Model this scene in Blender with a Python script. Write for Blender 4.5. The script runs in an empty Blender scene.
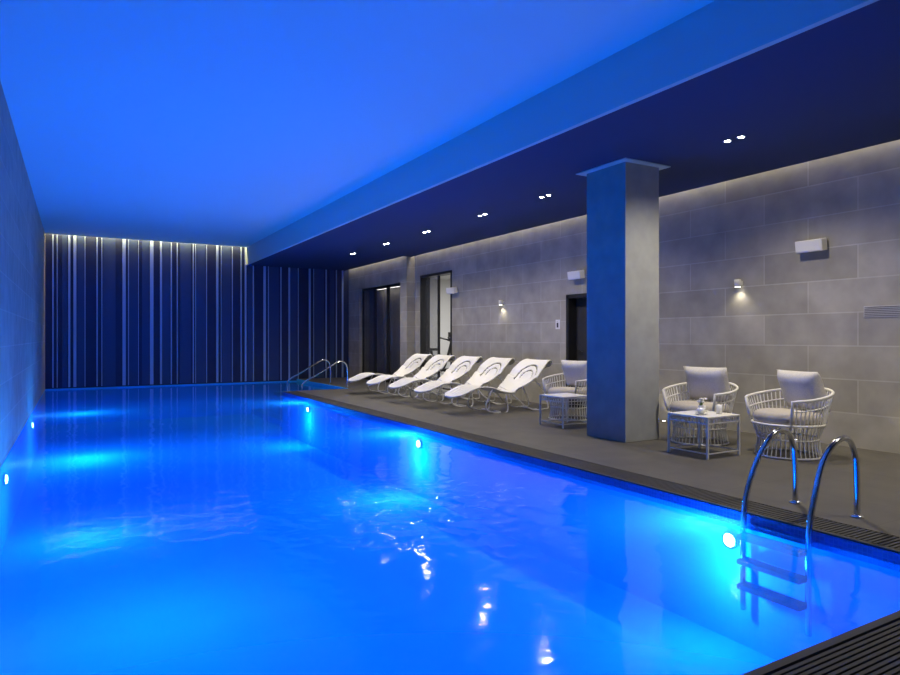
import bpy, bmesh, math, random
from mathutils import Vector, Matrix
random.seed(4)
scn = bpy.context.scene
scn.view_settings.view_transform = 'Standard'
scn.view_settings.look = 'None'

# ------------------------------------------------------------------ helpers
def link(o, parent=None):
    scn.collection.objects.link(o)
    if parent is not None: o.parent = parent
    return o
def empty(name, loc=(0,0,0), rz=0.0):
    e = bpy.data.objects.new(name, None); e.location = loc; e.rotation_euler = (0,0,rz)
    e.empty_display_size = 0.1
    return link(e)
def finish(bm, name, mat, parent=None, smooth=False, loc=None, rot=None):
    me = bpy.data.meshes.new(name)
    bmesh.ops.recalc_face_normals(bm, faces=bm.faces)
    bm.to_mesh(me); bm.free()
    mats = mat if isinstance(mat, (list, tuple)) else [mat]
    for m in mats: me.materials.append(m)
    if smooth:
        for p in me.polygons: p.use_smooth = True
    o = bpy.data.objects.new(name, me)
    if loc: o.location = loc
    if rot: o.rotation_euler = rot
    return link(o, parent)
def box(bm, x0, x1, y0, y1, z0, z1, mi=0):
    vs = [bm.verts.new((x, y, z)) for x in (x0, x1) for y in (y0, y1) for z in (z0, z1)]
    for f in ((0,1,3,2),(4,6,7,5),(0,4,5,1),(2,3,7,6),(0,2,6,4),(1,5,7,3)):
        fc = bm.faces.new([vs[i] for i in f]); fc.material_index = mi
def tube(bm, pts, r, n=8, closed=False, cap=True):
    pts = [Vector(p) for p in pts]; m = len(pts); rings = []
    prev = None
    for i, p in enumerate(pts):
        if closed: t = pts[(i+1) % m] - pts[(i-1) % m]
        elif i == 0: t = pts[1] - pts[0]
        elif i == m-1: t = pts[-1] - pts[-2]
        else: t = (pts[i+1]-p).normalized() + (p-pts[i-1]).normalized()
        t.normalize()
        if prev is None:
            a = Vector((0,0,1)) if abs(t.z) < 0.9 else Vector((1,0,0))
            u = t.cross(a).normalized()
        else:
            u = (prev - t*prev.dot(t)).normalized()
        prev = u; v = t.cross(u)
        rings.append([bm.verts.new(p + r*(math.cos(2*math.pi*k/n)*u + math.sin(2*math.pi*k/n)*v)) for k in range(n)])
    for i in range(m if closed else m-1):
        A, B = rings[i], rings[(i+1) % m]
        for k in range(n): bm.faces.new((A[k], A[(k+1)%n], B[(k+1)%n], B[k]))
    if not closed and cap:
        bm.faces.new(rings[0]); bm.faces.new(rings[-1])
def smoothpts(P, sub=6):
    P = [Vector(p) for p in P]; out = []
    for i in range(len(P)-1):
        p0 = P[max(i-1,0)]; p1 = P[i]; p2 = P[i+1]; p3 = P[min(i+2, len(P)-1)]
        for k in range(sub):
            t = k/sub
            out.append(0.5*((2*p1)+(-p0+p2)*t+(2*p0-5*p1+4*p2-p3)*t*t+(-p0+3*p1-3*p2+p3)*t**3))
    out.append(P[-1]); return out
def lathe(bm, prof, n=24, c=(0,0,0)):
    rings = []
    for r, z in prof:
        rings.append([bm.verts.new((c[0]+r*math.cos(2*math.pi*k/n), c[1]+r*math.sin(2*math.pi*k/n), c[2]+z)) for k in range(n)])
    for A, B in zip(rings, rings[1:]):
        for k in range(n): bm.faces.new((A[k], A[(k+1)%n], B[(k+1)%n], B[k]))
    bm.faces.new(rings[0]); bm.faces.new(rings[-1])
def bevel(o, w=0.006, s=2):
    m = o.modifiers.new('bevel', 'BEVEL'); m.width = w; m.segments = s; m.limit_method = 'ANGLE'

# ------------------------------------------------------------------ materials
def new(name):
    m = bpy.data.materials.new(name); m.use_nodes = True
    nt = m.node_tree; b = nt.nodes['Principled BSDF']; return m, nt, b
def simple(name, col, rough=0.6, metal=0.0, noise=0.0, nscale=8, emit=None, es=0):
    m, nt, b = new(name)
    b.inputs['Base Color'].default_value = (*col, 1); b.inputs['Roughness'].default_value = rough
    b.inputs['Metallic'].default_value = metal
    if noise:
        tc = nt.nodes.new('ShaderNodeTexCoord'); n = nt.nodes.new('ShaderNodeTexNoise'); n.inputs['Scale'].default_value = nscale
        nt.links.new(tc.outputs['Object'], n.inputs['Vector'])
        r = nt.nodes.new('ShaderNodeValToRGB')
        r.color_ramp.elements[0].position = 0.3; r.color_ramp.elements[1].position = 0.7
        r.color_ramp.elements[0].color = (*[c*(1-noise) for c in col], 1)
        r.color_ramp.elements[1].color = (*[min(1, c*(1+noise)) for c in col], 1)
        nt.links.new(n.outputs['Fac'], r.inputs['Fac']); nt.links.new(r.outputs['Color'], b.inputs['Base Color'])
    if emit:
        b.inputs['Emission Color'].default_value = (*emit, 1); b.inputs['Emission Strength'].default_value = es
    return m
def slabs(name, col, axes, bw, rh, mortar, mcol, rough=0.6, vary=0.12, offset=0.5, nscale=3.0, shift=(0,0), nz=(0.84,1.14)):
    m, nt, b = new(name)
    N = nt.nodes.new; L = nt.links.new
    tc = N('ShaderNodeTexCoord'); sp = N('ShaderNodeSeparateXYZ'); cb = N('ShaderNodeCombineXYZ')
    L(tc.outputs['Object'], sp.inputs[0])
    ad = N('ShaderNodeVectorMath'); ad.operation = 'ADD'; ad.inputs[1].default_value = (shift[0]+30, shift[1]+30, 0)
    L(sp.outputs[axes[0]], cb.inputs[0]); L(sp.outputs[axes[1]], cb.inputs[1]); L(cb.outputs[0], ad.inputs[0])
    br = N('ShaderNodeTexBrick'); br.offset = offset
    br.inputs['Scale'].default_value = 1; br.inputs['Brick Width'].default_value = bw; br.inputs['Row Height'].default_value = rh
    br.inputs['Mortar Size'].default_value = mortar; br.inputs['Mortar Smooth'].default_value = 0.1
    br.inputs['Color1'].default_value = (*[c*(1-vary) for c in col], 1)
    br.inputs['Color2'].default_value = (*[c*(1+vary) for c in col], 1)
    br.inputs['Mortar'].default_value = (*mcol, 1)
    L(ad.outputs[0], br.inputs['Vector'])
    n = N('ShaderNodeTexNoise'); n.inputs['Scale'].default_value = nscale; n.inputs['Detail'].default_value = 6
    L(tc.outputs['Object'], n.inputs['Vector'])
    mr = N('ShaderNodeMapRange'); mr.inputs['From Min'].default_value = 0.3; mr.inputs['From Max'].default_value = 0.7
    mr.inputs['To Min'].default_value = nz[0]; mr.inputs['To Max'].default_value = nz[1]
    L(n.outputs['Fac'], mr.inputs[0])
    mx = N('ShaderNodeVectorMath'); mx.operation = 'SCALE'
    L(br.outputs['Color'], mx.inputs[0]); L(mr.outputs[0], mx.inputs['Scale'])
    L(mx.outputs[0], b.inputs['Base Color'])
    b.inputs['Roughness'].default_value = rough
    bp = N('ShaderNodeBump'); bp.inputs['Strength'].default_value = 0.3; bp.inputs['Distance'].default_value = 0.004; bp.invert = True
    L(br.outputs['Fac'], bp.inputs['Height']); L(bp.outputs[0], b.inputs['Normal'])
    return m

M_wallR = slabs('stone_slab_wall', (0.36,0.342,0.29), (1,2), 1.2, 0.4, 0.007, (0.47,0.45,0.39), vary=0.1)
M_wallX = slabs('stone_slab_wall_end', (0.36,0.342,0.29), (0,2), 1.2, 0.4, 0.007, (0.47,0.45,0.39), vary=0.1)
M_floor = slabs('deck_tile', (0.1,0.093,0.08), (1,0), 1.2, 0.6, 0.003, (0.065,0.06,0.055), rough=0.5, vary=0.04, offset=0.0)
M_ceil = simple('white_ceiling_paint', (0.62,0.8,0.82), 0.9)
M_soffit = simple('soffit_dim_blue_spill', (0.025,0.045,0.12), 0.85)  # dim navy of the grazing blue spill is put into the soffit colour
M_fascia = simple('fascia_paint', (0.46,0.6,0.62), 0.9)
M_column = simple('column_plaster', (0.31,0.325,0.32), 0.75, noise=0.08, nscale=5)
M_pool = slabs('pool_mosaic', (0.04,0.5,0.97), (0,1), 0.3, 0.3, 0.002, (0.04,0.44,0.9), rough=0.9, vary=0.02, offset=0, nz=(.96,1.02))
M_poolside = slabs('pool_wall_mosaic', (0.04,0.46,0.95), (1,2), 0.05, 0.05, 0.002, (0.04,0.40,0.88), rough=0.9, vary=0.02, offset=0, nz=(.96,1.02))
M_band = slabs('waterline_mosaic', (0.03,0.08,0.35), (1,2), 0.03, 0.03, 0.003, (0.06,0.12,0.36), rough=0.3, vary=0.2, offset=0)
for m in (M_pool, M_poolside): m.node_tree.nodes['Principled BSDF'].inputs['Specular IOR Level'].default_value = 0.1
M_grate = simple('dark_grating', (0.045,0.044,0.045), 0.6)
M_grateb = simple('grating_channel', (0.01,0.01,0.01), 0.8)
M_navy = simple('navy_wall_panel', (0.012,0.024,0.085), 0.6, noise=0.15, nscale=2)
M_navy2 = simple('navy_wall_panel_b', (0.03,0.06,0.16), 0.6)
M_strip = simple('pale_wall_strip', (0.33,0.45,0.66), 0.5)
M_chrome = simple('polished_steel', (0.75,0.76,0.78), 0.12, 1.0)
M_tread = simple('ladder_tread_rubber', (0.006,0.01,0.02), 0.8)
M_white = simple('white_powdercoat', (0.8,0.79,0.75), 0.45)
M_cush = simple('beige_cushion_fabric', (0.5,0.46,0.41), 0.9, noise=0.06, nscale=40)
M_pill = simple('pale_pillow_fabric', (0.58,0.56,0.53), 0.9, noise=0.08, nscale=60)
M_black = simple('black_metal_frame', (0.02,0.02,0.021), 0.4)
M_dark = simple('dark_interior', (0.03,0.03,0.032), 0.8)
M_curt = simple('dark_curtain', (0.35,0.33,0.30), 0.9)
M_gym = simple('gym_wall_paint', (0.6,0.6,0.6), 0.8)
M_lens = simple('downlight_lens', (1,1,1), 0.4, emit=(1,0.93,0.82), es=100)
M_sconce = simple('sconce_glow', (1,1,1), 0.4, emit=(1,0.95,0.85), es=8)
M_ring = simple('downlight_trim', (0.4,0.4,0.42), 0.4)
M_green = simple('leaf_green', (0.1,0.2,0.06), 0.6)
M_petal = simple('petal_white', (0.85,0.82,0.8), 0.7)
M_ceramic = simple('white_ceramic', (0.85,0.85,0.83), 0.2)
M_sign = simple('grey_sign_plate', (0.5,0.49,0.47), 0.5)
M_signd = simple('sign_dark', (0.05,0.05,0.05), 0.5)
mg, nt, b = new('tinted_glass')
b.inputs['Base Color'].default_value = (0.6,0.6,0.62,1); b.inputs['Roughness'].default_value = 0.03
b.inputs['Transmission Weight'].default_value = 0.95; b.inputs['IOR'].default_value = 1.15
M_glass = mg
M_lampglow = simple('pool_lamp_lens', (0.9,0.95,1), 0.3, emit=(0.5,0.85,1.0), es=30)

# water: fresnel mix of clear / softly scattering body and rippled reflection
mw = bpy.data.materials.new('pool_water'); mw.use_nodes = True
nt = mw.node_tree; nt.nodes.clear(); N = nt.nodes.new; L = nt.links.new
out = N('ShaderNodeOutputMaterial'); mix = N('ShaderNodeMixShader'); tr = N('ShaderNodeBsdfTransparent'); gl = N('ShaderNodeBsdfGlossy')
tl = N('ShaderNodeBsdfTranslucent'); body = N('ShaderNodeMixShader')
tl.inputs[0].default_value = (0.4,0.88,1.0,1); body.inputs[0].default_value = 0.30
tr.inputs[0].default_value = (0.65,0.92,1.0,1)
gl.inputs['Color'].default_value = (0.75,0.85,0.95,1)
tc = N('ShaderNodeTexCoord'); mp = N('ShaderNodeMapping'); mp.inputs['Rotation'].default_value = (0,0,0.5)
L(tc.outputs['Object'], mp.inputs[0])
n1 = N('ShaderNodeTexNoise'); n1.inputs['Scale'].default_value = 1.6; n1.inputs['Detail'].default_value = 1.5; n1.inputs['Distortion'].default_value = 0.4
L(mp.outputs[0], n1.inputs['Vector'])
n2 = N('ShaderNodeTexNoise'); n2.inputs['Scale'].default_value = 5.0; n2.inputs['Detail'].default_value = 0.5; n2.inputs['Distortion'].default_value = 0.6
L(mp.outputs[0], n2.inputs['Vector'])
vd = N('ShaderNodeVectorMath'); vd.operation = 'DISTANCE'; vd.inputs[1].default_value = (2.3,4.7,-0.1)
L(tc.outputs['Object'], vd.inputs[0])
mr = N('ShaderNodeMapRange'); mr.interpolation_type = 'SMOOTHSTEP'; mr.inputs['From Min'].default_value = 0.5; mr.inputs['From Max'].default_value = 1.5
mr.inputs['To Min'].default_value = 1.1; mr.inputs['To Max'].default_value = 0.16
L(vd.outputs['Value'], mr.inputs[0])
gl.inputs['Roughness'].default_value = 0.075
mu = N('ShaderNodeMath'); mu.operation = 'MULTIPLY'; L(n2.outputs['Fac'], mu.inputs[0]); L(mr.outputs[0], mu.inputs[1])
ad = N('ShaderNodeMath'); ad.operation = 'ADD'; L(mu.outputs[0], ad.inputs[0])
m5 = N('ShaderNodeMath'); m5.operation = 'MULTIPLY'; m5.inputs[1].default_value = 0.25; L(n1.outputs['Fac'], m5.inputs[0]); L(m5.outputs[0], ad.inputs[1])
bp = N('ShaderNodeBump'); bp.inputs['Strength'].default_value = 1.0; bp.inputs['Distance'].default_value = 0.022
L(ad.outputs[0], bp.inputs['Height'])
fr = N('ShaderNodeFresnel'); fr.inputs['IOR'].default_value = 1.33
L(bp.outputs[0], gl.inputs['Normal'])
L(tr.outputs[0], body.inputs[1]); L(tl.outputs[0], body.inputs[2])
L(fr.outputs[0], mix.inputs[0]); L(body.outputs[0], mix.inputs[1]); L(gl.outputs[0], mix.inputs[2]); L(mix.outputs[0], out.inputs['Surface'])
M_water = mw

# ------------------------------------------------------------------ dimensions
XL, XP, XF, XR, XR2 = -0.68, 4.33, 4.44, 7.98, 7.74
YN, YB, YW = 1.60, 20.0, -3.5
ZC, ZS, ZW, ZB = 4.0, 3.48, -0.08, -1.0
YS = 15.7

# ------------------------------------------------------------------ floor / pool
bm = bmesh.new()
box(bm, XL, XR, YW, YN-0.32, -0.3, 0)
box(bm, XP+0.32, XR, YN-0.32, 15.6, -0.3, 0)
box(bm, 6.05, XR, 15.6, YB, -0.3, 0)
finish(bm, 'floor', M_floor)
pool = empty('swimming_pool', (0,0,0))
bm = bmesh.new()
G0 = XL+0.01
box(bm, G0, XP, YN-0.32, YN-.045, -0.3, -0.045, 1)
y = YN-0.32+0.004
while y < YN-0.065:
    box(bm, G0, XP+0.31, y, y+0.017, -0.045, 0.0, 0); y += 0.027
box(bm, G0, XP, YN-0.04, YN, -0.045, 0.0, 0)
box(bm, XP+0.045, XP+0.31, YN-0.31, 15.55, -0.29, -0.045, 1)
y = YN
while y < 15.53:
    box(bm, XP+0.045, XP+0.31, y, y+0.02, -0.045, 0.0, 0); y += 0.033
box(bm, XP, XP+0.04, YN, 15.55, -0.04, 0.0, 0)
finish(bm, 'overflow_grating', [M_grate, M_grateb], pool)
bm = bmesh.new()
box(bm, XL, 6.05, YN, YB, ZB-0.1, ZB)
finish(bm, 'pool_bottom', M_pool, pool)
bm = bmesh.new()
box(bm, XP, XP+0.04, YN, 15.6, ZB, -0.041)
box(bm, XL-0.02, XL+0.005, YN, YB, ZB, -0.07)
box(bm, XP, 6.05, 15.56, 15.6, ZB, -0.0)
box(bm, 6.01, 6.05, 15.6, YB, ZB, -0.0)
box(bm, XL, XP+.04, YN-0.04, YN, ZB, -0.3)
box(bm, XL, 6.05, YB-0.04, YB-.002, ZB, -0.05)
finish(bm, 'pool_side_walls', M_poolside, pool)
bm = bmesh.new()
box(bm, XP-0.006, XP, YN, 15.6, -0.12, -0.012)
finish(bm, 'waterline_tiles', M_band, pool)
bm = bmesh.new()
for i in range(4):
    box(bm, 4.6+0.35*i, 6.01, 15.6, YB-0.04, ZB, -0.85+0.24*i)
finish(bm, 'entry_steps', M_poolside, pool)
bm = bmesh.new()
g = [bm.verts.new(p) for p in ((XL,YN,ZW),(XP,YN,ZW),(XP,15.6,ZW),(6.01,15.6,ZW),(6.01,YB-.04,ZW),(XL,YB-.04,ZW))]
bm.faces.new(g)
finish(bm, 'water_surface', M_water, pool)

def light(name, typ, loc, energy, col, parent=None, **k):
    l = bpy.data.lights.new(name, typ); l.energy = energy; l.color = col
    for a, v in k.items():
        if a != 'rot': setattr(l, a, v)
    o = bpy.data.objects.new(name, l); o.location = loc
    if 'rot' in k: o.rotation_euler = k['rot']
    return link(o, parent)

BLUE = (0.002, 0.265, 1.0)
def pool_lamp(x, y, s, en=95, off=.3, dz=-.18):
    e = empty('pool_lamp', (x, y, -0.24))
    bm = bmesh.new(); lathe(bm, [(0.01,0),(0.06,0.0),(0.07,0.01),(0.066,0.02),(0.05,0.022)], 24)
    finish(bm, 'lamp_ring', M_chrome, e, True, rot=(0, s*math.pi/2, 0))
    bm = bmesh.new(); lathe(bm, [(0.01,0.02),(0.05,0.022),(0.04,0.034),(0.01,0.04)], 24)
    finish(bm, 'lamp_lens', M_lampglow, e, True, rot=(0, s*math.pi/2, 0))
    light('lamp_light', 'POINT', (s*off,0,dz), en, BLUE, e, shadow_soft_size=0.03)
pool_lamp(XP-0.008, 3.2, -1, 62)
for y in (8.35, 13.5): pool_lamp(XP-0.008, y, -1)
for y in (8.5, 13.5): pool_lamp(XL+0.008, y, 1, 85, .8)
pool_lamp(XL+0.008, 3.4, 1, 65, 1.0, -.55)  # out-of-view lamp added to brighten the near half of the pool
pool_lamp(6.0, 18.6, -1, 50)

# ------------------------------------------------------------------ shell
bm = bmesh.new(); box(bm, XL-0.2, XL, YW, YB+0.2, -1.2, 4.3); finish(bm, 'wall_left', M_wallR)
bm = bmesh.new(); box(bm, XL, XR+0.2, YW-0.2, YW, -0.3, 4.3); finish(bm, 'wall_near', M_wallX)
bm = bmesh.new(); box(bm, XL, XR+0.2, YB, YB+0.2, -1.2, 4.3)
o = finish(bm, 'wall_back', M_navy)
bm = bmesh.new()
W = 0.25
box(bm, XR, XR+W, YW, 8.5, -0.3, 3.75)
box(bm, XR, XR+W, 8.5, 9.43, 2.1, 3.75)
box(bm, XR, XR+W, 9.43, 13.7, -0.3, 3.75)
box(bm, XR, XR+W, 13.7, 15.37, 2.95, 3.75)
box(bm, XR, XR+W, 15.37, YS, -0.3, 3.75)
box(bm, XR2, XR+W, YS, 16.12, -0.0, 3.75)
box(bm, XR2, XR+W, 16.12, 19.08, 2.82, 3.75)
box(bm, XR2, XR+W, 19.08, YB, -0.0, 3.75)
finish(bm, 'wall_right', M_wallR)
bm = bmesh.new()
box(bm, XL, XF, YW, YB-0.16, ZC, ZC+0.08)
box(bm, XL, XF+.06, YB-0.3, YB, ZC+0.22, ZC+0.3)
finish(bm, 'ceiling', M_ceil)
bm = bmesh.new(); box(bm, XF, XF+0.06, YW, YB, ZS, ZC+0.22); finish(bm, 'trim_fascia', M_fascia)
bm = bmesh.new()
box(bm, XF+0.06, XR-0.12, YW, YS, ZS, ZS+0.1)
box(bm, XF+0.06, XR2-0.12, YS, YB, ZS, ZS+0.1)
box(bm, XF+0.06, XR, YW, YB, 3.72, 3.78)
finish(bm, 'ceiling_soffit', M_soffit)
bm = bmesh.new(); bm2 = bmesh.new()
strips = [(-.52,.03),(-.42,.02),(-.16,.05),(-.04,.07),(.22,.02),(.5,.03),(.62,.02),(1.13,.08),(1.27,.02),(1.52,.015),(1.82,.09),(2.08,.05),
          (2.36,.03),(2.52,.025),(2.95,.03),(3.02,.02),(3.32,.02),(3.6,.06),(3.73,.02),(4.05,.02),(4.3,.03),(4.42,.05),(4.66,.03),(4.98,.07),
          (5.12,.02),(5.5,.03),(5.75,.05),(6.05,.02),(6.4,.06),(6.55,.02),(6.95,.04),(7.3,.03),(7.5,.05)]
for x, w in strips:
    top = ZC+0.2 if x < XF else 3.7
    box(bm, x, x+w, YB-0.03, YB, -0.02, top)
for x, w in [(-.3,.12),(.05,.16),(.66,.3),(1.3,.2),(1.62,.18),(2.14,.2),(2.6,.3),(3.06,.24),(3.76,.25),(4.5,.14),(5.15,.3),(5.82,.2),(6.6,.3),(7.1,.15)]:
    top = ZC+0.2 if x < XF else 3.7
    box(bm2, x, x+w, YB-0.015, YB, -0.02, top)
e = empty('striped_wall_cladding')
finish(bm, 'pale_strips', M_strip, e); finish(bm2, 'mid_tone_panels', M_navy2, e)

# column
bm = bmesh.new(); box(bm, 5.87, 6.46, 5.83, 6.53, 0, ZS); o = finish(bm, 'column', M_column); bevel(o, 0.006)
bm = bmesh.new(); box(bm, 5.77, 6.56, 5.73, 6.63, ZS-0.012, ZS+0.01); finish(bm, 'trim_column_collar', M_fascia)

# ------------------------------------------------------------------ doors / openings
e = empty('door_1', (0,0,0))
bm = bmesh.new()
X0 = XR2+0.10
for y in (16.12, 17.08, 17.16, 18.04, 18.12, 19.02): box(bm, X0, X0+0.05, y, y+0.06, 0.01, 2.82)
box(bm, X0, X0+0.05, 16.12, 19.08, 2.76, 2.82); box(bm, X0, X0+0.05, 16.12, 19.08, 0.0, 0.06)
finish(bm, 'frame', M_black, e)
bm = bmesh.new(); box(bm, X0+0.02, X0+0.03, 16.14, 19.06, 0.03, 2.8); finish(bm, 'glass', M_glass, e)
bm = bmesh.new()
n = 60; pv = None
for i in range(n+1):
    yy = 16.1+3.0*i/n; xx = XR+0.12+0.03*math.sin(i*1.9)
    a = bm.verts.new((xx, yy, 0.0)); c = bm.verts.new((xx, yy, 2.85))
    if pv: bm.faces.new((pv[0], a, c, pv[1]))
    pv = (a, c)
finish(bm, 'curtain', M_curt, e, True)
light('curtain_fill_light', 'AREA', (XR, 17.2, 2.75), 2.5, (1,.95,.85), e, shape='RECTANGLE', size=.08, size_y=2.0)  # fill light added so the curtain shows through the glass
e = empty('door_2')
bm = bmesh.new()
for y in (13.7, 15.31): box(bm, XR-0.01, XR+0.26, y, y+0.06, 0, 2.95)
box(bm, XR-0.01, XR+0.26, 13.7, 15.37, 2.89, 2.95)
box(bm, XR+0.1, XR+0.15, 14.55, 14.61, 0, 2.89)
finish(bm, 'frame', M_black, e)
bm = bmesh.new(); box(bm, XR+0.12, XR+0.13, 14.6, 15.32, 0.02, 2.88); finish(bm, 'glass', M_glass, e)
GX = XR+W+0.02
bm = bmesh.new(); box(bm, GX, 11.9, 12.4, 18.5, -0.1, 0.0); finish(bm, 'floor_gym', M_floor)
bm = bmesh.new(); box(bm, GX, 11.9, 12.4, 18.5, 3.2, 3.3); finish(bm, 'ceiling_gym', M_gym)
bm = bmesh.new(); box(bm, 11.9, 12.0, 12.4, 18.5, 0, 3.2); finish(bm, 'wall_gym_right', M_gym)
bm = bmesh.new(); box(bm, GX, 12.0, 12.3, 12.4, 0, 3.2); finish(bm, 'wall_gym_near', M_gym)
bm = bmesh.new(); box(bm, GX, 12.0, 18.5, 18.6, 0, 3.2); finish(bm, 'wall_gym_back', M_gym)
light('gym_ceiling_lamp', 'AREA', (9.8,15.2,3.15), 190, (1,0.98,0.94), size=1.0)
e = empty('exercise_bike', (8.95, 16.0, 0))
bm = bmesh.new()
tube(bm, smoothpts([(-.5,0,.08),(-.2,0,.3),(.1,0,.45),(.35,0,1.15),(.3,0,1.3)]), 0.045, 8)
tube(bm, smoothpts([(.0,0,.4),(-.25,0,.75),(-.3,0,.95)]), 0.04, 8)
tube(bm, [(-.5,-.25,.04),(-.5,.25,.04)], 0.04, 8); tube(bm, [(.5,-.25,.04),(.5,.25,.04)], 0.04, 8)
tube(bm, [(.1,0,.4),(.5,0,.06)], 0.04, 8)
tube(bm, smoothpts([(.1,-.25,1.3),(.3,-.22,1.25),(.35,0,1.2),(.3,.22,1.25),(.1,.25,1.3)]), 0.025, 8)
box(bm, -.42, -.15, -.1, .1, .93, 1.0); box(bm, .33,.38,-.15,.15,1.2,1.45)
lathe(bm, [(0.02,-.04),(.24,-.04),(.26,0),(.24,.04),(.02,.04)], 24, (.3,0,.38))
finish(bm, 'bike_frame', M_black, e)
e = empty('door_3')
bm = bmesh.new()
box(bm, XR-0.012, XR+0.24, 9.36, 9.43, 0, 2.1); box(bm, XR-0.012, XR+0.24, 8.5, 8.57, 0, 2.1); box(bm, XR-0.012, XR+0.24, 8.5, 9.43, 2.03, 2.1)
finish(bm, 'frame', M_black, e)
bm = bmesh.new(); box(bm, XR+0.18, XR+0.22, 8.57, 9.36, 0.005, 2.03); finish(bm, 'leaf', M_dark, e)
bm = bmesh.new(); tube(bm, [(XR+0.18,9.25,1.05),(XR+0.13,9.25,1.05),(XR+0.13,9.12,1.05)], 0.01); finish(bm, 'handle', M_chrome, e)
e = empty('door_sign', (XR-0.008, 9.68, 1.55))
bm = bmesh.new(); box(bm, 0, .008, -.06,.06,-.09,.09); finish(bm, 'plate', M_ceramic, e)
bm = bmesh.new(); box(bm, -.002, 0, -.025,.025,-.06,.03); lathe(bm, [(0.005,-.001),(.02,-.001),(.02,.001),(.005,.001)], 12, (-.001,0,.055)); finish(bm, 'symbol', M_signd, e)
e = empty('wall_sign', (XR-0.01, 3.93, 1.6))
bm = bmesh.new(); box(bm, 0, .01, -.2,.2,-.065,.065); finish(bm, 'plate', M_sign, e)
bm = bmesh.new()
for z in (-.05,-.03,-.01,.01,.03,.05): box(bm, -.004, 0, -.19,.19,z-.003,z+.003)
finish(bm, 'slats', M_signd, e)

# ------------------------------------------------------------------ lights
def downlight(y, power=210):
    e = empty('downlight_pair', (6.27, y, ZS))
    for i, dy in enumerate((-.085, .085)):
        bm = bmesh.new(); lathe(bm, [(0.03,-.001),(.042,-.004),(.046,-.002),(.046,0.004)], 20, (0,dy,0)); finish(bm, 'trim_ring_%d'%i, M_ring, e, True)
        bm = bmesh.new(); lathe(bm, [(0.004,-.0045),(.028,-.005),(.03,-.002)], 16, (0,dy,0)); finish(bm, 'lens_%d'%i, M_lens, e)
    light('spot', 'SPOT', (0,0,-0.02), power, (1,0.89,0.71), e, spot_size=math.radians(150), spot_blend=1.0, shadow_soft_size=0.05)
for y in (1.4, 4.6, 7.91, 9.69, 11.8, 13.8, 15.87): downlight(y, 300 if y < 5 else 185)
def strip(name, loc, sx, sy, en, col, rot=(0,0,0)):
    return light(name, 'AREA', loc, en, col, shape='RECTANGLE', size=sx, size_y=sy, rot=rot)
strip('cove_light_back', ((XL+XF)/2, YB-0.1, ZC+0.15), XF-XL-0.1, 0.06, 60, (1,0.72,0.32))
strip('cove_light_right', (XR-0.07, (YW+YS)/2, 3.66), 0.05, YS-YW-0.1, 48, (1,0.88,0.66))
strip('cove_light_entry', (XR2-0.07, (YB+YS)/2, 3.66), 0.05, YB-YS-0.1, 10, (1,0.88,0.66))
for y in (4.71, 9.06, 13.55):
    e = empty('wall_speaker', (XR, y, 2.45))
    bm = bmesh.new(); box(bm, -.15, -.03, -.17, .17, -.075, .075); o = finish(bm, 'cabinet', M_white, e, rot=(0,-0.15,0)); bevel(o, 0.012, 3)
    bm = bmesh.new(); box(bm, -.05, 0, -.03,.03,-.03,.03); finish(bm, 'bracket', M_white, e)
    bm = bmesh.new(); box(bm, -.156, -.15, -.15,.15,-.06,.06); finish(bm, 'grille', M_white, e, rot=(0,-0.15,0))
for y in (5.75, 11.5, 1.2):
    e = empty('wall_sconce', (XR, y, 2.05))
    bm = bmesh.new(); lathe(bm, [(0.01,-.05),(.042,-.05),(.045,0.045),(.04,.05),(.01,.05)], 20, (-.07,0,0)); finish(bm, 'barrel', M_white, e, True)
    bm = bmesh.new(); lathe(bm, [(0.005,-.056),(.036,-.055),(.036,-.051)], 16, (-.07,0,0)); finish(bm, 'lens', M_sconce, e)
    bm = bmesh.new(); box(bm, -.03,0,-.03,.03,-.03,.03); finish(bm, 'mount', M_white, e)
    light('sconce_light', 'SPOT', (-.07,0,-.07), 7, (1,.9,.74), e, spot_size=2.2, spot_blend=1, shadow_soft_size=.03)
for y in (2.6, 3.55, 4.9, 7.0):
    e = empty('floor_uplight', (XR-0.12, y, 0))
    bm = bmesh.new(); lathe(bm, [(0.01,0.0),(.04,0.0),(.045,.006),(.03,.012),(.01,.012)], 20); finish(bm, 'rim', M_chrome, e, True)
    bm = bmesh.new(); lathe(bm, [(0.004,0.0125),(.026,0.0125),(.02,.0145)], 16); finish(bm, 'lens', M_sconce, e)
    light('uplight', 'SPOT', (0,0,.03), 7, (1,.86,.66), e, spot_size=1.8, spot_blend=1, shadow_soft_size=.02, rot=(math.pi,0,0))

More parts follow.
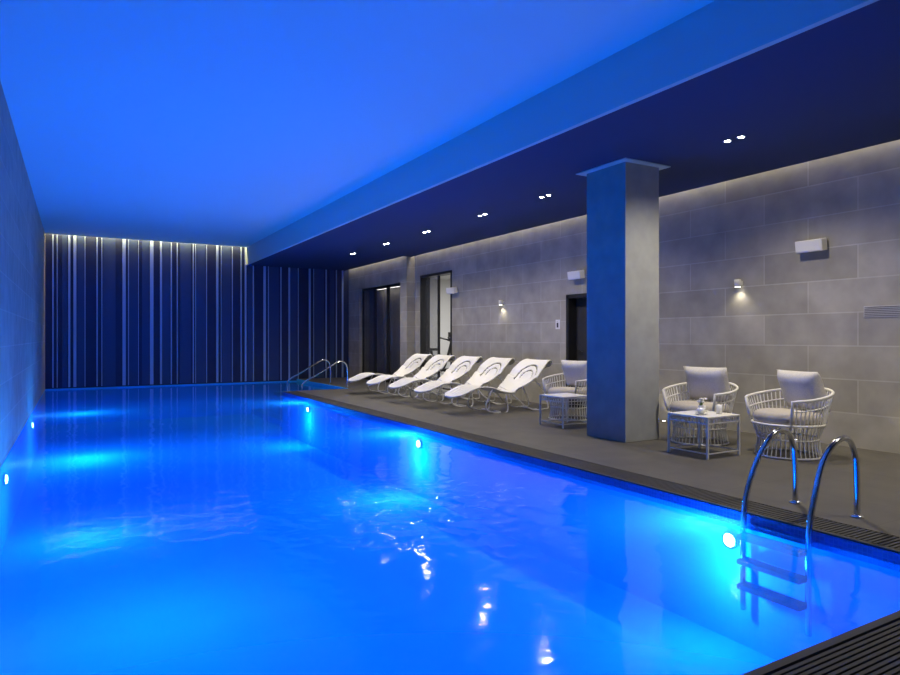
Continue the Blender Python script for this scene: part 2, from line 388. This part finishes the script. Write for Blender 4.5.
# ------------------------------------------------------------------ pool ladder
e = empty('pool_ladder')
bm = bmesh.new()
for y, yf in ((3.05, 3.05), (2.585, 2.56)):
    P = [(4.26,yf,-.70),(4.26,yf,-.3),(4.27,yf,0.0),(4.33,yf,.22),(4.47,y,.44),(4.63,y,.565),(4.78,y,.575),(4.87,y,.46),(4.895,y,.3),(4.9,y,.12),(4.9,y,0.0)]
    tube(bm, smoothpts(P, 6), 0.021, 12)
    lathe(bm, [(0.01,0),(.045,0),(.045,.008),(.03,.02),(.022,.022)], 20, (4.9,y,0))
finish(bm, 'rails', M_chrome, e, True)
bm = bmesh.new()
for z in (-.15,-.33,-.51):
    box(bm, 4.17, 4.28, 2.57, 3.04, z-.016, z+.016)
finish(bm, 'treads', M_tread, e)
for y in (16.0, 17.3):
    e = empty('stair_handrail')
    bm = bmesh.new()
    P = [(4.95,y,-.5),(4.95,y,.0),(5.0,y,.16),(5.35,y,.36),(5.8,y,.62),(5.98,y,.68),(6.12,y,.6),(6.16,y,.4),(6.16,y,0)]
    tube(bm, smoothpts(P,6), .021, 10)
    lathe(bm, [(0.01,0),(.045,0),(.045,.008),(.022,.02)], 16, (6.16,y,0))
    finish(bm, 'rail', M_chrome, e, True)

# ------------------------------------------------------------------ loungers
def lounger(x, y, rz=0.0):
    e = empty('sun_lounger', (x, y, 0), rz)
    prof = smoothpts([(.05,0,.765),(.10,0,.755),(.14,0,.79),(.13,0,.85),(.065,0,.88),(-.02,0,.83),(-.11,0,.71),(-.25,0,.53),(-.44,0,.38),(-.68,0,.30),(-.95,0,.33),(-1.2,0,.41),(-1.45,0,.41),(-1.68,0,.33),(-1.86,0,.26)], 10)
    L_ = [0]
    for a, b_ in zip(prof, prof[1:]): L_.append(L_[-1]+(b_-a).length)
    T = L_[-1]
    def at(s):
        d = s*T
        for i in range(len(L_)-1):
            if L_[i+1] >= d or i == len(L_)-2:
                k = (d-L_[i])/(L_[i+1]-L_[i]); return prof[i].lerp(prof[i+1], k)
    def hw(s):
        if s < 0.26:
            k = (0.26-s)/0.26; w = 0.42*math.sqrt(max(0.0, 1-k**2.0))
            return max(w, 0.08)
        if s < 0.52: return 0.42-0.15*(0.5-0.5*math.cos((s-.26)/.26*math.pi))
        if s < 0.93: return 0.27+0.03*math.sin((s-.52)/.41*math.pi)
        k = (s-.93)/.07; return max(0.27*math.sqrt(max(0, 1-k**3)), .12)
    def pt(s, t):
        p = at(s); w = hw(s); f = max(0, min(1, (s-.08)/.15)) if s < .25 else 1
        c = 0.08*t*t*(f if s < .5 else .4)
        return Vector((p.x - (0.07*t*t*f if s < .45 else 0), t*w, p.z + c*(.6 if s < .3 else 1)))
    NS, NT = 150, 44
    bm = bmesh.new()
    V = [[bm.verts.new(pt(i/NS, -1+2*j/NT)) for j in range(NT+1)] for i in range(NS+1)]
    for i in range(NS):
        for j in range(NT):
            s = (i+.5)/NS; t = -1+2*(j+.5)/NT
            w = hw(s); yy = t*w; dd = s*T
            solid = True
            if abs(t) < 0.9 and .03 < s < .95:
                if .13 < s < .42:
                    r1 = math.hypot((dd-.70)/.34, yy/.30)
                    a = math.atan2(abs(yy), -(dd-.70))
                    solid = not ((.83 < r1 < .91) and a < 1.9)
                    if (.50 < r1 < .57) and a < 1.7: solid = False
                elif s > .48:
                    solid = (j % 7 != 3) or (i % 16 < 2)
            if solid: bm.faces.new((V[i][j], V[i][j+1], V[i+1][j+1], V[i+1][j]))
    for v in [v for v in bm.verts if not v.link_faces]: bm.verts.remove(v)
    o = finish(bm, 'woven_shell', M_white, e, True)
    sm = o.modifiers.new('thick', 'SOLIDIFY'); sm.thickness = 0.01
    bm = bmesh.new()
    P = [pt(i/70, -1) for i in range(71)] + [pt(1-i/70, 1) for i in range(71)]
    tube(bm, P, 0.015, 8, closed=True)
    for sx in (-1, 1):
        tube(bm, smoothpts([pt(.52, sx*.98), Vector((-.55, sx*.29, .15)), Vector((-.3, sx*.29, .014)), Vector((-.05, sx*.29, .014)), Vector((.05, sx*.29,.05)), Vector((-.08, sx*.30, .35)), pt(.3, sx*.75)]), 0.012)
        tube(bm, smoothpts([pt(.70, sx*.98), Vector((-1.3, sx*.29, .12)), Vector((-1.15, sx*.29, .014)), Vector((-.85, sx*.29,.014)), pt(.58, sx*.98)]), 0.012)
    tube(bm, [(-.2,-.29,.014),(-.2,.29,.014)], .012); tube(bm, [(-1.0,-.29,.014),(-1.0,.29,.014)], .012)
    finish(bm, 'tube_frame', M_white, e, True)
for y in (9.55, 10.7, 11.85, 13.0, 14.1): lounger(7.36, y, 0.0)

# ------------------------------------------------------------------ wire armchairs
def pillow(parent, loc, rot, sx, sy, th):
    bm = bmesh.new(); n = 16
    T = {}; Bt = {}
    for i in range(n+1):
        for j in range(n+1):
            u = -1+2*i/n; v = -1+2*j/n
            h = th*((1-u**4)*(1-v**4))**.55
            pinch = 1 - 0.06*(1-min(abs(u),abs(v)))*(max(abs(u),abs(v))**4)
            T[i,j] = bm.verts.new((u*sx*pinch, v*sy*pinch, h))
            Bt[i,j] = T[i,j] if i in (0,n) or j in (0,n) else bm.verts.new((u*sx*pinch, v*sy*pinch, -h))
    for i in range(n):
        for j in range(n):
            bm.faces.new((T[i,j],T[i+1,j],T[i+1,j+1],T[i,j+1]))
            bm.faces.new((Bt[i,j],Bt[i,j+1],Bt[i+1,j+1],Bt[i+1,j]))
    finish(bm, 'pillow', M_pill, parent, True, loc=loc, rot=rot)
def armchair(x, y, rz):
    e = empty('wire_armchair', (x, y, 0), rz)
    bm = bmesh.new()
    def R(a, r, z): return Vector((r*math.cos(a), r*math.sin(a), z))
    for r, z, rr in ((.33,.012,.012),(.31,.20,.008),(.36,.36,.014)):
        tube(bm, [R(2*math.pi*k/40, r, z) for k in range(40)], rr, 8, closed=True)
    A0, A1 = -math.radians(128), math.radians(128)
    def topz(a): return .62+.11*max(0, math.cos(a*.62))**2
    arm = [R(A0+(A1-A0)*k/40, .43, topz(A0+(A1-A0)*k/40)) for k in range(41)]
    arm = [R(A0, .37, .38), R(A0, .41, .5)] + arm + [R(A1, .41, .5), R(A1, .37, .38)]
    tube(bm, arm, .016, 8)
    tube(bm, [R(A0+(A1-A0)*k/40, .40, topz(A0+(A1-A0)*k/40)-.11) for k in range(41)], .008, 6)
    n = 42
    for k in range(n):
        a = 2*math.pi*k/n
        tube(bm, smoothpts([R(a,.33,.012),R(a,.305,.18),R(a,.36,.36)],3), .0065, 5)
    n = 40
    for k in range(n+1):
        a = A0+(A1-A0)*k/n
        tube(bm, smoothpts([R(a,.36,.36),R(a,.385,.48),R(a,.43,topz(a))],3), .0065, 5)
    for k in range(5):
        yy = -.24+.12*k; h = math.sqrt(.35**2-yy*yy); tube(bm, [(-h,yy,.36),(h,yy,.36)], .006, 5)
    finish(bm, 'wire_frame', M_white, e, True)
    bm = bmesh.new()
    lathe(bm, [(0.02,.36),(.31,.36),(.342,.385),(.35,.42),(.34,.465),(.30,.49),(.02,.498)], 36)
    finish(bm, 'seat_cushion', M_cush, e, True)
    pillow(e, (.20,0,.715), (0, math.radians(68), 0), .235, .29, .10)
armchair(6.82, 4.33, math.radians(-14))
armchair(6.72, 5.42, math.radians(10))
armchair(6.86, 8.02, math.radians(10))

# ------------------------------------------------------------------ side tables
def side_table(x, y, s=.27, h=.45):
    e = empty('side_table', (x, y, 0))
    bm = bmesh.new(); box(bm, -s,s,-s,s,h-.02,h); o = finish(bm, 'top', M_white, e); bevel(o,.004)
    bm = bmesh.new()
    for sx in (-1,1):
        for sy in (-1,1): box(bm, sx*(s-.011)-.011, sx*(s-.011)+.011, sy*(s-.011)-.011, sy*(s-.011)+.011, 0, h-.02)
    for q in (-1,1):
        box(bm, -s+.02, s-.02, q*(s-.011)-.008, q*(s-.011)+.008, h-.08, h-.066)
        box(bm, q*(s-.011)-.008, q*(s-.011)+.008, -s+.02, s-.02, h-.08, h-.066)
        for k in range(9):
            t = -s+.05+k*(2*s-.1)/8
            tube(bm, [(t, q*(s-.011), h-.07),(t, q*(s-.011), h-.02)], .004, 5)
            tube(bm, [(q*(s-.011), t, h-.07),(q*(s-.011), t, h-.02)], .004, 5)
        box(bm, -s+.02, s-.02, q*(s-.011)-.006, q*(s-.011)+.006, .05, .062)
        box(bm, q*(s-.011)-.006, q*(s-.011)+.006, -s+.02, s-.02, .05, .062)
    finish(bm, 'legs_and_rails', M_white, e)
side_table(6.09, 4.86)
side_table(6.28, 7.45, .27, .45)
def cup(x, y, z):
    e = empty('coffee_cup', (x,y,z))
    bm = bmesh.new(); lathe(bm, [(0.01,0.002),(.05,.002),(.07,.012),(.068,.014),(.03,.008),(.01,.008)], 24); finish(bm, 'saucer', M_ceramic, e, True)
    bm = bmesh.new(); lathe(bm, [(.01,.01),(.025,.01),(.038,.035),(.042,.07),(.038,.07),(.034,.035),(.01,.02)], 24)
    tube(bm, smoothpts([(.04,0,.06),(.065,0,.055),(.062,0,.03),(.035,0,.028)],4), .005, 6); finish(bm, 'cup', M_ceramic, e, True)
cup(5.98, 4.80, .45); cup(6.24, 5.0, .45)
e = empty('flower_vase', (6.12, 4.92, .45))
bm = bmesh.new(); lathe(bm, [(.01,0.001),(.03,.001),(.036,.03),(.026,.07),(.03,.085),(.024,.085),(.01,.05)], 20); finish(bm, 'vase', M_ceramic, e, True)
bm = bmesh.new(); bmf = bmesh.new()
for k in range(9):
    a = random.uniform(0,6.28); r = random.uniform(.01,.06); h = random.uniform(.11,.17)
    tube(bm, [(0,0,.05),(r*.5*math.cos(a), r*.5*math.sin(a), h*.7),(r*math.cos(a), r*math.sin(a), h)], .003, 5)
    for p in range(6):
        b_ = a+p*1.05
        bmesh.ops.create_icosphere(bmf, subdivisions=1, radius=.011, matrix=Matrix.Translation((r*math.cos(a)+.012*math.cos(b_), r*math.sin(a)+.012*math.sin(b_), h)))
finish(bm, 'stems', M_green, e); finish(bmf, 'petals', M_petal, e, True)
e = empty('glass_tumbler', (6.2,4.74,.45))
bm = bmesh.new(); lathe(bm, [(.01,.001),(.03,.001),(.036,.1),(.033,.1),(.028,.01),(.01,.008)], 20); finish(bm, 'tumbler', M_ceramic, e, True)

# ------------------------------------------------------------------ world & camera
w = bpy.data.worlds.new('World'); scn.world = w; w.use_nodes = True
w.node_tree.nodes['Background'].inputs[0].default_value = (0.01,0.015,0.03,1); w.node_tree.nodes['Background'].inputs[1].default_value = 0.3
cd = bpy.data.cameras.new('camera'); co = bpy.data.objects.new('camera', cd); link(co)
cd.sensor_width = 36; cd.lens = 36*648/900; cd.clip_start = 0.05
co.location = (0,0,1.3); co.rotation_euler = (math.pi/2, 0, -math.radians(30.05))
scn.camera = co
